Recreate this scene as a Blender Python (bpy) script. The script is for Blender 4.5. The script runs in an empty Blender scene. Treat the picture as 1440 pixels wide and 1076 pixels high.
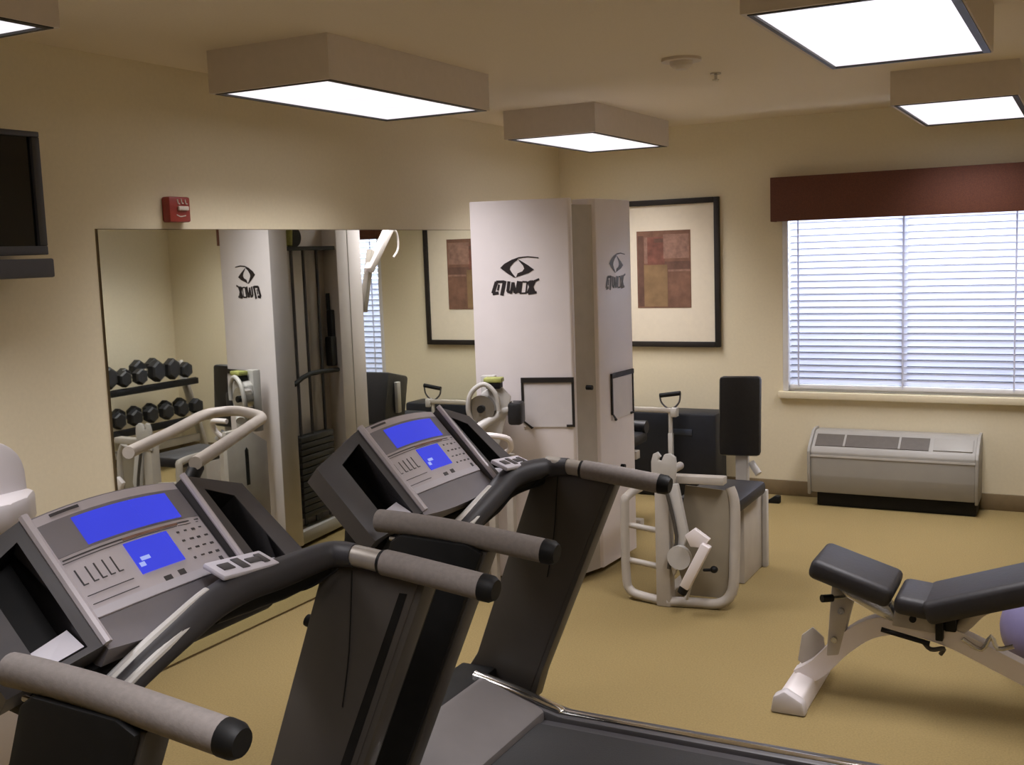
import bpy, bmesh, math, random
from mathutils import Vector, Matrix
random.seed(7)
PI = math.pi
scene = bpy.context.scene
COL = scene.collection

# ------------------------------------------------------------------ materials
def srgb(r, g, b):
    f = lambda c: ((c/255)/12.92 if c/255 <= .04045 else ((c/255+.055)/1.055)**2.4)
    return (f(r), f(g), f(b), 1)

def mat(name, col, rough=.5, metal=0, var=.06, scale=30, bump=0, spec=.5, coat=0):
    m = bpy.data.materials.new(name); m.use_nodes = True
    nt = m.node_tree; N = nt.nodes; L = nt.links
    b = N['Principled BSDF']
    b.inputs['Roughness'].default_value = rough
    b.inputs['Metallic'].default_value = metal
    b.inputs['Specular IOR Level'].default_value = spec
    b.inputs['Coat Weight'].default_value = coat
    c = tuple(col[:3])
    tc = N.new('ShaderNodeTexCoord')
    nz = N.new('ShaderNodeTexNoise'); nz.inputs['Scale'].default_value = scale
    nz.inputs['Detail'].default_value = 4
    L.new(tc.outputs['Object'], nz.inputs['Vector'])
    cr = N.new('ShaderNodeValToRGB')
    cr.color_ramp.elements[0].position = .3; cr.color_ramp.elements[1].position = .7
    cr.color_ramp.elements[0].color = (*[x*(1-var) for x in c], 1)
    cr.color_ramp.elements[1].color = (*[min(1, x*(1+var)) for x in c], 1)
    L.new(nz.outputs['Fac'], cr.inputs['Fac']); L.new(cr.outputs['Color'], b.inputs['Base Color'])
    if bump:
        bp = N.new('ShaderNodeBump'); bp.inputs['Strength'].default_value = bump
        bp.inputs['Distance'].default_value = .004
        L.new(nz.outputs['Fac'], bp.inputs['Height']); L.new(bp.outputs['Normal'], b.inputs['Normal'])
    return m

def emit(name, col, strength, var=0, scale=3):
    m = bpy.data.materials.new(name); m.use_nodes = True
    nt = m.node_tree; N = nt.nodes; L = nt.links
    b = N['Principled BSDF']; b.inputs['Base Color'].default_value = (.02, .02, .02, 1)
    b.inputs['Emission Strength'].default_value = strength
    b.inputs['Roughness'].default_value = .25
    tc = N.new('ShaderNodeTexCoord'); nz = N.new('ShaderNodeTexNoise'); nz.inputs['Scale'].default_value = scale
    L.new(tc.outputs['Object'], nz.inputs['Vector'])
    cr = N.new('ShaderNodeValToRGB')
    cr.color_ramp.elements[0].position = .35; cr.color_ramp.elements[1].position = .65
    cr.color_ramp.elements[0].color = (*[x*(1-var) for x in col[:3]], 1)
    cr.color_ramp.elements[1].color = (*col[:3], 1)
    L.new(nz.outputs['Fac'], cr.inputs['Fac']); L.new(cr.outputs['Color'], b.inputs['Emission Color'])
    return m

M = dict(
    armg=mat('soft_black_arm', (.042, .040, .043), .5, var=.08, scale=12, spec=.35),
    strip=mat('polished_strip', (.78, .77, .75), .28, .35, var=.02),
    guard=mat('smoked_guard', (.26, .225, .165), .5, var=.08, scale=6),
    wall=mat('wall_paint', (.76, .68, .495), .7, var=.02, scale=60, bump=.08, spec=.2),
    ceil=mat('ceiling_paint', (.78, .69, .545), .85, var=.02, scale=120, bump=.12, spec=.1),
    floor=mat('olive_carpet', (.262, .195, .086), .95, var=.10, scale=140, bump=.5, spec=.05),
    base=mat('vinyl_baseboard', (.20, .145, .075), .55),
    boxw=mat('light_box_paint', (.70, .63, .56), .8, var=.02, spec=.15),
    rim=mat('dark_metal_rim', (.03, .025, .02), .5, .3),
    white=mat('white_enamel', (.80, .74, .735), .38, var=.02, scale=8, spec=.4),
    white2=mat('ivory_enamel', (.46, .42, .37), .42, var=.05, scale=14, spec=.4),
    offw=mat('grey_white_enamel', (.52, .50, .47), .5, var=.05, scale=10),
    plastic_w=mat('white_plastic', (.56, .525, .53), .35, var=.03, scale=6),
    ptac=mat('ivory_plastic', (.33, .315, .285), .55, var=.03, scale=9),
    grille=mat('grille_dark', (.10, .085, .07), .6),
    black=mat('black_plastic', (.007, .007, .007), .55, var=.2, scale=20, spec=.25),
    black2=mat('black_vinyl', (.014, .014, .016), .42, var=.15, scale=50, bump=.15),
    vinyl=mat('charcoal_vinyl', (.018, .016, .018), .55, var=.12, scale=60, bump=.18),
    navy=mat('navy_vinyl', (.006, .008, .014), .5, var=.2, scale=20),
    ink=mat('black_ink', (.018, .012, .014), .6),
    greyink=mat('grey_ink', (.16, .16, .17), .6),
    steel=mat('bright_steel', (.55, .54, .53), .25, .9, var=.05),
    chrome=mat('chrome', (.85, .84, .82), .12, 1, var=.02),
    dgrey=mat('dark_grey_plastic', (.070, .066, .070), .45, var=.08, scale=12),
    lilac=mat('silver_lilac_plastic', (.60, .56, .60), .42, .05, var=.05, scale=9),
    lilac2=mat('mid_lilac_plastic', (.25, .235, .255), .45, .1, var=.05, scale=9),
    tray=mat('pale_tray_plastic', (.62, .60, .66), .4, var=.03, scale=9),
    taupe=mat('taupe_panel', (.062, .055, .048), .5, var=.10, scale=5),
    upinner=mat('dark_taupe_panel', (.060, .053, .047), .48, var=.10, scale=5),
    rubber=mat('grey_foam_rubber', (.22, .195, .18), .8, var=.08, scale=90, bump=.2),
    smoothgrip=mat('grey_sleeve', (.36, .33, .29), .4, .35, var=.05),
    belt=mat('black_belt', (.022, .021, .021), .75, var=.15, scale=200, bump=.2),
    hood=mat('motor_cover', (.15, .135, .13), .5, var=.06, scale=8),
    red=mat('red_plastic', (.28, .035, .025), .4, var=.1),
    redmark=mat('white_lens', (.62, .55, .48), .3),
    framew=mat('dark_wood_frame', (.012, .008, .006), .6, var=.25, scale=18),
    matb=mat('cream_mat_board', (.78, .70, .56), .85, var=.02),
    pr_a=mat('print_brown', (.19, .095, .060), .8, var=.30, scale=14),
    pr_b=mat('print_mustard', (.235, .145, .070), .8, var=.22, scale=12),
    pr_c=mat('print_red', (.185, .072, .050), .8, var=.30, scale=20),
    pr_d=mat('print_rose', (.26, .145, .105), .8, var=.32, scale=26),
    pr_e=mat('print_dark', (.13, .065, .045), .8, var=.25, scale=16),
    valance=mat('russet_fabric', (.115, .036, .018), .75, var=.18, scale=180, bump=.3),
    wframe=mat('white_window_frame', (.78, .78, .80), .45, var=.02),
    cast=mat('cast_iron', (.020, .020, .021), .5, .2, var=.25, scale=30),
    tvb=mat('tv_bezel', (.045, .042, .042), .45, .1),
    tvs=mat('tv_screen', (.004, .004, .004), .12),
    lav=mat('lavender_rubber', (.20, .18, .34), .5, var=.05),
    green=mat('yellow_green_plastic', (.38, .40, .12), .5, var=.2, scale=40),
    placard=mat('placard_white', (.66, .62, .62), .4, var=.05, scale=9),
    lens=emit('light_lens', (1, .95, 1), 1.02, .10, 7),
    lcd=emit('blue_screen', (.035, .05, .66), 1.0, .06, 5),
    lcd2=emit('blue_screen_detail', (.42, .50, 1.0), .8),
)
# mirror silver
mm = bpy.data.materials.new('mirror_silver'); mm.use_nodes = True
b = mm.node_tree.nodes['Principled BSDF']
b.inputs['Base Color'].default_value = (.80, .83, .78, 1); b.inputs['Metallic'].default_value = 1
b.inputs['Roughness'].default_value = .015
M['mirror'] = mm
# thin window glass
gm = bpy.data.materials.new('clear_glass'); gm.use_nodes = True
nt = gm.node_tree; nt.nodes.remove(nt.nodes['Principled BSDF'])
tr = nt.nodes.new('ShaderNodeBsdfTransparent'); gl = nt.nodes.new('ShaderNodeBsdfGlossy'); gl.inputs['Roughness'].default_value = .02
fr = nt.nodes.new('ShaderNodeFresnel'); mx = nt.nodes.new('ShaderNodeMixShader')
nt.links.new(fr.outputs[0], mx.inputs[0]); nt.links.new(tr.outputs[0], mx.inputs[1]); nt.links.new(gl.outputs[0], mx.inputs[2])
nt.links.new(mx.outputs[0], nt.nodes['Material Output'].inputs['Surface'])
M['glass'] = gm
# translucent blind slats
sm = bpy.data.materials.new('white_blind_slat'); sm.use_nodes = True
nt = sm.node_tree; pb = nt.nodes['Principled BSDF']
pb.inputs['Base Color'].default_value = (.80, .80, .84, 1); pb.inputs['Roughness'].default_value = .5
tl = nt.nodes.new('ShaderNodeBsdfTranslucent'); tl.inputs['Color'].default_value = (.80, .81, .88, 1)
mx = nt.nodes.new('ShaderNodeMixShader'); mx.inputs[0].default_value = .5
nt.links.new(pb.outputs[0], mx.inputs[1]); nt.links.new(tl.outputs[0], mx.inputs[2])
nt.links.new(mx.outputs[0], nt.nodes['Material Output'].inputs['Surface'])
M['slat'] = sm

# ------------------------------------------------------------------ mesh builder
def V(*a): return Vector(a)
def smooth_path(pts, n=6):
    P = [Vector(p) for p in pts]
    if len(P) < 3: return P
    out = []
    for i in range(len(P)-1):
        p0 = P[max(i-1, 0)]; p1 = P[i]; p2 = P[i+1]; p3 = P[min(i+2, len(P)-1)]
        for k in range(n):
            t = k/n
            out.append(.5*((2*p1)+(p2-p0)*t+(2*p0-5*p1+4*p2-p3)*t*t+(3*p1-p0-3*p2+p3)*t**3))
    out.append(P[-1]); return out

class MB:
    def __init__(s): s.v = []; s.f = []; s.mi = []; s.cur = 0
    def add(s, verts, faces):
        o = len(s.v); s.v += [Vector(p) for p in verts]
        for f in faces: s.f.append([i+o for i in f]); s.mi.append(s.cur)
        return s
    def box(s, x0, x1, y0, y1, z0, z1, bev=0):
        return s.obox(((x0+x1)/2, (y0+y1)/2, (z0+z1)/2), (1,0,0), (0,1,0), (abs(x1-x0)/2, abs(y1-y0)/2, abs(z1-z0)/2), bev)
    def obox(s, c, ax, ay, h, bev=0, seg=2):
        c = Vector(c); ax = Vector(ax).normalized(); ay = Vector(ay).normalized(); az = ax.cross(ay)
        if bev <= 0:
            vs = [c+ax*h[0]*i+ay*h[1]*j+az*h[2]*k for k in (-1,1) for j in (-1,1) for i in (-1,1)]
            return s.add(vs, [(0,2,3,1),(4,5,7,6),(0,1,5,4),(2,6,7,3),(0,4,6,2),(1,3,7,5)])
        bm = bmesh.new(); bmesh.ops.create_cube(bm, size=2)
        for v in bm.verts: v.co = Vector((v.co.x*h[0], v.co.y*h[1], v.co.z*h[2]))
        bmesh.ops.bevel(bm, geom=bm.edges[:], offset=min(bev, min(h)*.98), segments=seg, affect='EDGES', profile=.5)
        bm.verts.index_update()
        vs = [c+ax*v.co.x+ay*v.co.y+az*v.co.z for v in bm.verts]
        fs = [[v.index for v in f.verts] for f in bm.faces]; bm.free()
        return s.add(vs, fs)
    def prism(s, pts, vec, bev=0, seg=2):
        pts = [Vector(p) for p in pts]; vec = Vector(vec); n = len(pts)
        vs = pts+[p+vec for p in pts]
        fs = [list(range(n-1, -1, -1)), list(range(n, 2*n))]+[[i, (i+1) % n, n+(i+1) % n, n+i] for i in range(n)]
        if bev > 0:
            bm = bmesh.new(); bv = [bm.verts.new(p) for p in vs]
            for f in fs: bm.faces.new([bv[i] for i in f])
            bmesh.ops.recalc_face_normals(bm, faces=bm.faces[:])
            bmesh.ops.bevel(bm, geom=bm.edges[:], offset=bev, segments=seg, affect='EDGES', profile=.5, clamp_overlap=True)
            bm.verts.index_update(); vs = [v.co.copy() for v in bm.verts]; fs = [[v.index for v in f.verts] for f in bm.faces]; bm.free()
        return s.add(vs, fs)
    def tube(s, pts, r, seg=12, sm=0, caps=True, flat=1):
        P = smooth_path(pts, sm) if sm else [Vector(p) for p in pts]
        n = len(P); R = r if isinstance(r, (list, tuple)) else None
        T = []
        for i in range(n):
            t = (P[min(i+1, n-1)]-P[max(i-1, 0)]).normalized(); T.append(t)
        up = Vector((0,0,1)) if abs(T[0].z) < .95 else Vector((1,0,0))
        u = (up-T[0]*up.dot(T[0])).normalized(); rings = []
        for i in range(n):
            u = (u-T[i]*u.dot(T[i])).normalized(); w = T[i].cross(u)
            if R: 
                q = i/(n-1)*(len(R)-1); k = min(int(q), len(R)-2); rr = R[k]+(R[k+1]-R[k])*(q-k)
            else: rr = r
            rings.append([P[i]+u*math.cos(2*PI*j/seg)*rr*flat+w*math.sin(2*PI*j/seg)*rr for j in range(seg)])
        vs = [p for g in rings for p in g]; fs = []
        for i in range(n-1):
            for j in range(seg):
                a = i*seg+j; b2 = i*seg+(j+1) % seg; fs.append((a, b2, b2+seg, a+seg))
        if caps: fs.append(list(range(seg-1, -1, -1))); fs.append([(n-1)*seg+j for j in range(seg)])
        return s.add(vs, fs)
    def ball(s, c, rad, seg=16, rings=10):
        c = Vector(c); rad = rad if isinstance(rad, (tuple, list)) else (rad,)*3
        vs = [c+Vector((0,0,-rad[2]))]; fs = []
        for i in range(1, rings):
            ph = -PI/2+PI*i/rings
            for j in range(seg):
                th = 2*PI*j/seg; vs.append(c+Vector((rad[0]*math.cos(ph)*math.cos(th), rad[1]*math.cos(ph)*math.sin(th), rad[2]*math.sin(ph))))
        vs.append(c+Vector((0,0,rad[2])))
        for j in range(seg): fs.append((0, 1+(j+1) % seg, 1+j))
        for i in range(rings-2):
            for j in range(seg):
                a = 1+i*seg+j; b2 = 1+i*seg+(j+1) % seg; fs.append((a, b2, b2+seg, a+seg))
        t = len(vs)-1
        for j in range(seg): fs.append((t, 1+(rings-2)*seg+j, 1+(rings-2)*seg+(j+1) % seg))
        return s.add(vs, fs)
    def quad(s, a, b, c, d): return s.add([a, b, c, d], [(0,1,2,3)])
    def build(s, name, m, parent=None, origin=None, fix=True, angle=35):
        me = bpy.data.meshes.new(name)
        if parent is not None: o0 = ORG[parent.name]
        else: o0 = Vector(origin) if origin is not None else Vector((0,0,0))
        me.from_pydata([v-o0 for v in s.v], [], s.f)
        ms = m if isinstance(m, (list, tuple)) else [m]
        for x in ms: me.materials.append(x)
        for p, i in zip(me.polygons, s.mi): p.material_index = i; p.use_smooth = True
        if fix:
            bm = bmesh.new(); bm.from_mesh(me); bmesh.ops.recalc_face_normals(bm, faces=bm.faces[:]); bm.to_mesh(me); bm.free()
        me.set_sharp_from_angle(angle=math.radians(angle))
        ob = bpy.data.objects.new(name, me); COL.objects.link(ob)
        if parent is not None: ob.parent = parent
        else: ob.location = o0
        ORG[ob.name] = o0
        return ob
ORG = {}
def part(name, m, parent, fn, label=None, angle=35):
    mb = MB(); fn(mb); o = mb.build(name, m, parent, angle=angle)
    if label: o['label'] = label
    return o
def tag(o, label, cat, group=None, kind=None):
    if label: o['label'] = label
    if cat: o['category'] = cat
    if group: o['group'] = group
    if kind: o['kind'] = kind
    return o
def thing(name, label, cat, loc, group=None):
    o = bpy.data.objects.new(name, None); COL.objects.link(o); o.location = loc; o.empty_display_size = .1
    ORG[o.name] = Vector(loc); return tag(o, label, cat, group)
def single(name, m, label, cat, origin, fn, group=None):
    mb = MB(); fn(mb); return tag(mb.build(name, m, None, origin), label, cat, group)
def struct(name, m, fn, parent=None):
    mb = MB(); fn(mb); o = mb.build(name, m, parent)
    if parent is None: o['kind'] = 'structure'
    return o
def copy_tree(o, parent=None):
    c = o.copy(); COL.objects.link(c)
    if parent is not None: c.parent = parent
    for ch in list(o.children): copy_tree(ch, c)
    return c

# ------------------------------------------------------------------ the room
W, D, H = 3.76, 9.4, 2.44           # width, depth behind the window wall, ceiling height
WX0, WX1, WZ0, WZ1 = 1.56, 3.05, .69, 1.84
struct('floor', M['floor'], lambda m: m.box(-.12, W+.12, -D-.12, .12, -.1, 0))
struct('ceiling', M['ceil'], lambda m: m.box(-.12, W+.12, -D-.12, .12, H, H+.1))
struct('wall_left', M['wall'], lambda m: m.box(-.12, 0, -D, 0, 0, H))
struct('wall_right', M['wall'], lambda m: m.box(W, W+.12, -D, 0, 0, H))
struct('wall_front', M['wall'], lambda m: m.box(-.12, W+.12, -D-.12, -D, 0, H))
def wb(m):
    m.box(-.12, WX0, 0, .12, 0, H); m.box(WX1, W+.12, 0, .12, 0, H)
    m.box(WX0, WX1, 0, .12, 0, WZ0); m.box(WX0, WX1, 0, .12, WZ1, H)
struct('wall_back', M['wall'], wb)
def bb(x0, x1, y0, y1): return lambda m: m.box(x0, x1, y0, y1, 0, .1, .004)
struct('baseboard_back', M['base'], bb(.012, W-.012, -.012, 0))
struct('baseboard_left', M['base'], bb(0, .012, -D, -4.135))
struct('trim_2', M['base'], bb(0, .012, -1.24, -.012))
struct('baseboard_right', M['base'], bb(W-.012, W, -D, 0))
# window
def wf(m):
    t = .035
    m.box(WX0, WX0+t, .0, .09, WZ0, WZ1, .004); m.box(WX1-t, WX1, .0, .09, WZ0, WZ1, .004)
    m.box(WX0+t, WX1-t, .02, .09, WZ0, WZ0+.03, .004); m.box(WX0+t, WX1-t, .02, .09, WZ1-.03, WZ1, .004)
    m.box(2.285, 2.315, .066, .09, WZ0+.03, WZ1-.03, .004)
win = struct('window_1', M['wframe'], wf)
struct('pane', M['glass'], lambda m: (m.box(WX0+.035, 2.285, .072, .078, WZ0+.03, WZ1-.03), m.box(2.315, WX1-.035, .072, .078, WZ0+.03, WZ1-.03)), win)
struct('sill', M['wall'], lambda m: m.box(WX0-.025, WX1+.025, -.035, .02, WZ0-.045, WZ0, .005), win)
struct('trim_1', M['wall'], lambda m: m.box(WX0-.0, WX1+.0, -.006, 0, WZ0-.075, WZ0-.047))

# blind
bl = thing('venetian_blind', 'closed white horizontal slat blind in the window, glowing with daylight', 'blind', (2.3, .03, WZ0))
def slats(m):
    n = 26; a = math.radians(54); x0, x1 = WX0+.04, WX1-.04
    for i in range(n):
        z = .755+i*.0415; c, s = math.cos(a), math.sin(a); h = .0235; t = .0014
        prof = []
        for q in (-1, -.5, 0, .5, 1):
            bul = .0022*(1-q*q)
            prof.append((.036-q*h*c-bul*s, z+q*h*s-bul*c*1.0))
        top = [(y+t*s, zz+t*c) for y, zz in prof]
        loop = prof+top[::-1]
        m.prism([(x0, y, zz) for y, zz in loop], (x1-x0, 0, 0))
part('slats', M['slat'], bl, slats, angle=60)
part('bottom_rail', M['wframe'], bl, lambda m: m.box(WX0+.04, WX1-.04, .012, .058, .705, .733, .004))
part('head_rail', M['wframe'], bl, lambda m: m.box(WX0+.04, WX1-.04, .010, .06, 1.815, 1.838, .003))
for x in (1.66, 2.30, 2.93):
    part('ladder_cord', M['slat'], bl, lambda m: m.box(x-.005, x+.005, .004, .0055, .72, 1.82))
part('tilt_wand', M['tray'], bl, lambda m: m.tube([(2.99, -.004, 1.78), (2.99, -.004, 1.02)], .004, 8))
# valance
va = thing('window_valance', 'russet brown fabric box valance above the window blind', 'valance', (2.3, 0, 1.78))
def vf(m):
    m.box(1.515, 3.10, -.12, -.108, 1.782, 2.057, .004)
    m.box(1.515, 1.527, -.108, 0, 1.782, 2.057, .002); m.box(3.088, 3.10, -.108, 0, 1.782, 2.057, .002)
    m.box(1.527, 3.088, -.108, 0, 2.045, 2.057, .002)
part('fabric_box', M['valance'], va, vf)

# ------------------------------------------------------------------ ceiling lights
def ceiling_light(label, xc, yc, power=1.0):
    LX, LY, z = .25, .56, 2.285
    t = thing('ceiling_light', label, 'ceiling light', (xc, yc, H), 'boxed fluorescent lights under the ceiling')
    def housing(m):
        a, bq = LX+.03, LY+.03
        for x0, x1, y0, y1 in ((-a, -LX-.014, -bq, bq), (LX+.024, a, -bq, bq), (-LX-.014, LX+.024, -bq, -LY-.014), (-LX-.014, LX+.024, LY+.014, bq)):
            m.box(xc+x0, xc+x1, yc+y0, yc+y1, z-.004, H)
        m.box(xc-a+.016, xc+a-.016, yc-bq+.016, yc+bq-.016, H-.02, H-.001)
    part('housing', M['boxw'], t, housing)
    def rim(m):
        o = .014
        m.box(xc-LX-o, xc-LX, yc-LY-o, yc+LY+o, z-.007, z+.03); m.box(xc+LX, xc+LX+.024, yc-LY-o, yc+LY+o, z-.007, z+.03)
        m.box(xc-LX, xc+LX, yc-LY-o, yc-LY, z-.007, z+.03); m.box(xc-LX, xc+LX, yc+LY, yc+LY+o, z-.007, z+.03)
    part('rim', M['rim'], t, rim)
    part('lens', M['lens'], t, lambda m: m.box(xc-LX, xc+LX, yc-LY, yc+LY, z, z+.006))
    ld = bpy.data.lights.new('lamp', 'AREA'); ld.shape = 'RECTANGLE'; ld.size = 2*LX-.02; ld.size_y = 2*LY-.02
    ld.energy = LIGHT_W*power; ld.color = (1, .965, 1); ld.spread = math.radians(112)
    lo = bpy.data.objects.new('lamp', ld); COL.objects.link(lo); lo.parent = t; lo.location = (0, 0, z-.004-H)
    return t
LIGHT_W = 17.5
ceiling_light('boxed ceiling light nearest the mirror wall, over the red alarm and the treadmills', .635, -3.265)
ceiling_light('smaller-looking boxed ceiling light in the far corner above the white weight tower', .64, -.905)
ceiling_light('large bright ceiling light panel at top right, nearest the camera', 2.72, -3.42)
ceiling_light('ceiling light box above the russet window valance, at the right edge', 2.73, -.905)
ceiling_light('ceiling light above the wall television, at the top left corner', .60, -5.57)
ceiling_light('unseen ceiling light added behind the camera to light the room', 2.72, -6.2)  # out-of-view fixture, added for its illumination

# smoke detector and sprinkler
t = thing('smoke_detector', 'round ceiling smoke detector between the boxed lights', 'smoke detector', (1.755, -2.5, H))
part('base_plate', M['boxw'], t, lambda m: m.tube([(1.755, -2.5, H), (1.755, -2.5, H-.012)], .085, 28))
part('sensor_head', M['boxw'], t, lambda m: m.tube([(1.755, -2.5, H-.012), (1.755, -2.5, H-.03), (1.755, -2.5, H-.045)], [.05, .045, .025], 24))
def spk(m):
    m.tube([(1.757, -2.02, H), (1.757, -2.02, H-.006)], .025, 16); m.tube([(1.757, -2.02, H-.006), (1.757, -2.02, H-.03)], .007, 10)
    m.tube([(1.757, -2.02, H-.03), (1.757, -2.02, H-.034)], .016, 12)
single('ceiling_sprinkler', M['steel'], 'tiny sprinkler head on the ceiling just beyond the smoke detector', 'sprinkler', (1.757, -2.02, H), spk)

# ------------------------------------------------------------------ mirror wall
t = thing('wall_mirror', 'large frameless mirror on the left wall reflecting the room', 'mirror', (0, -2.6, 0))
part('mirror_glass', M['mirror'], t, lambda m: m.box(.002, .008, -4.125, -1.25, .012, 1.787))
part('backing', M['base'], t, lambda m: m.box(0, .002, -4.131, -1.244, .002, 1.79))

# fire alarm
t = thing('fire_alarm', 'small red fire alarm strobe on the wall above the mirror', 'fire alarm', (0, -3.727, 1.816))
part('body', M['red'], t, lambda m: m.box(0, .045, -3.785, -3.669, 1.816, 1.918, .008))
def fl(m):
    m.box(.045, .058, -3.745, -3.690, 1.862, 1.880, .004)
    for k, (y, z) in enumerate(((-3.742, 1.895), (-3.722, 1.897), (-3.700, 1.895))):
        m.tube([(.046, y, z+.012), (.046, y+.004, z-.004), (.046, y+.012, z-.006)], .003, 6, sm=3)
    m.tube([(.046, -3.75, 1.845), (.046, -3.73, 1.838), (.046, -3.70, 1.842)], .0022, 6, sm=3)
part('strobe_lens', M['redmark'], t, fl)

# television
t = thing('television', 'black flat television on the left wall, cut off by the left edge', 'television', (.0, -4.8, 1.62))
def tvb(m):
    y0, y1, z0, z1 = -5.12, -4.475, 1.695, 2.108
    m.box(.09, .135, y0, y1, z0, z1, .004)
    m.box(.135, .155, y0, y1, z1-.018, z1, .003); m.box(.135, .155, y0, y1, z0, z0+.03, .003)
    m.box(.135, .155, y0, y0+.03, z0+.03, z1-.018, .003); m.box(.135, .155, y1-.032, y1, z0+.03, z1-.018, .003)
part('bezel', M['tvb'], t, tvb)
part('screen', M['tvs'], t, lambda m: m.box(.134, .142, -5.09, -4.507, 1.725, 2.09))
part('speaker_shelf', M['tvb'], t, lambda m: m.box(.02, .19, -5.1, -4.484, 1.618, 1.682, .006))
part('wall_bracket', M['black'], t, lambda m: (m.box(0, .03, -4.9, -4.7, 1.68, 1.95), m.box(.03, .09, -4.83, -4.77, 1.78, 1.9)))

# drinking fountain
t = thing('drinking_fountain', 'white rounded wall unit with basin lip at the left edge', 'drinking fountain', (0, -4.9, .55))
def df(m):
    yc, zc = -4.90, .93; n = 18
    pts = [(0, yc+.19*math.cos(PI*i/n), zc+.19*abs(math.sin(PI*i/n))**.6) for i in range(n+1)]
    m.prism([(0, yc+.19, .6)]+pts+[(0, yc-.19, .6)], (.25, 0, 0), .02)
part('back_panel', M['plastic_w'], t, df)
part('basin', M['plastic_w'], t, lambda m: m.prism([(x, y, .835) for x, y in ((0, -5.12), (.25, -5.12), (.34, -5.06), (.385, -4.97), (.385, -4.88), (.35, -4.79), (.27, -4.70), (0, -4.70))], (0, 0, .10), .018))
part('lower_cover', M['plastic_w'], t, lambda m: m.box(0, .2, -5.04, -4.76, 0, .80, .02))
part('spout', M['chrome'], t, lambda m: m.tube([(.30, -5.0, .93), (.30, -5.0, .97), (.33, -5.0, .975)], .01, 10, sm=4))

# ------------------------------------------------------------------ framed picture
t = thing('framed_picture', 'large framed abstract print in earthy blocks on the window wall', 'picture', (.76, 0, .973))
FX0, FX1, FZ0, FZ1 = .37, 1.153, .973, 1.963
def frm(m):
    w = .036
    m.box(FX0, FX0+w, -.03, 0, FZ0, FZ1, .004); m.box(FX1-w, FX1, -.03, 0, FZ0, FZ1, .004)
    m.box(FX0+w, FX1-w, -.03, 0, FZ1-w, FZ1, .004); m.box(FX0+w, FX1-w, -.03, 0, FZ0, FZ0+w, .004)
part('frame', M['framew'], t, frm)
part('mat_board', M['matb'], t, lambda m: m.box(FX0+.036, FX1-.036, -.014, -.002, FZ0+.036, FZ1-.036))
def prt(m):
    x0, x1, z0, z1 = .572, .953, 1.238, 1.757
    w, h = x1-x0, z1-z0
    m.cur = 0; m.box(x0, x1, -.0165, -.014, z0, z1)
    def p(c, u0, u1, v0, v1, k): 
        m.cur = c; m.box(x0+u0*w, x0+u1*w, -.0165-k*.0004, -.0164, z1-v1*h, z1-v0*h)
    p(2, .20, .52, .08, .46, 1); p(3, .50, .97, .05, .36, 2); p(4, .02, .13, .06, .98, 1); p(1, .13, .57, .44, .985, 3)
    p(3, .58, .99, .505, .53, 3); p(0, .60, .99, .54, .98, 2); p(4, .52, .99, .40, .50, 1); p(3, .14, .2, .08, .42, 2); p(4, .33, .5, .10, .15, 4)
part('print', [M['pr_a'], M['pr_b'], M['pr_c'], M['pr_d'], M['pr_e']], t, prt)

# ------------------------------------------------------------------ window air conditioner
t = thing('wall_air_conditioner', 'grey-white air conditioner unit on the floor below the window', 'air conditioner', (2.27, 0, 0))
AX0, AX1 = 1.775, 2.765
def ac(m):
    prof = [(-.012, .09), (-.25, .09), (-.262, .20), (-.262, .345), (-.245, .372), (-.13, .452), (-.10, .462), (-.012, .462)]
    m.prism([(AX0+.018, y, z) for y, z in prof], (AX1-AX0-.036, 0, 0), .006)
    prof2 = [(-.012, .075), (-.255, .075), (-.270, .20), (-.270, .35), (-.25, .382), (-.135, .462), (-.10, .472), (-.012, .472)]
    m.prism([(AX0, y, z) for y, z in prof2], (.018, 0, 0), .004); m.prism([(AX1-.018, y, z) for y, z in prof2], (.018, 0, 0), .004)
part('casing', M['ptac'], t, ac)
sl = V(0, -.115, -.08).normalized(); nn = V(0, -.08, .115).normalized(); sc_ = V(0, -.1875, .412)
def gr(m):
    m.obox((AX0+.375, sc_.y+nn.y*.001, sc_.z+nn.z*.001), (1, 0, 0), sl, (.335, .052, .003))
part('air_grille', M['grille'], t, gr)
for x in (AX0+.215, AX0+.54):
    part('grille_divider', M['ptac'], t, lambda m: m.obox((x, sc_.y+nn.y*.004, sc_.z+nn.z*.004), (1, 0, 0), sl, (.006, .052, .003)))
part('control_door', M['ptac'], t, lambda m: m.obox((AX0+.845, sc_.y+nn.y*.003, sc_.z+nn.z*.003), (1, 0, 0), sl, (.11, .05, .004), .002))
part('front_seam', M['offw'], t, lambda m: m.box(AX0+.018, AX1-.018, -.2655, -.262, .318, .330))
part('kick_base', M['black'], t, lambda m: m.box(AX0+.05, AX1-.01, -.225, -.012, 0, .09, .012))

single('floor_wedge', M['black'], 'small black rubber wedge lying on the carpet near the back wall', 'door wedge', (1.55, -.25, 0),
       lambda m: m.prism([(1.50, -.27, 0), (1.60, -.27, 0), (1.60, -.27, .045), (1.57, -.27, .05)], (0, .05, 0), .006))

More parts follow.
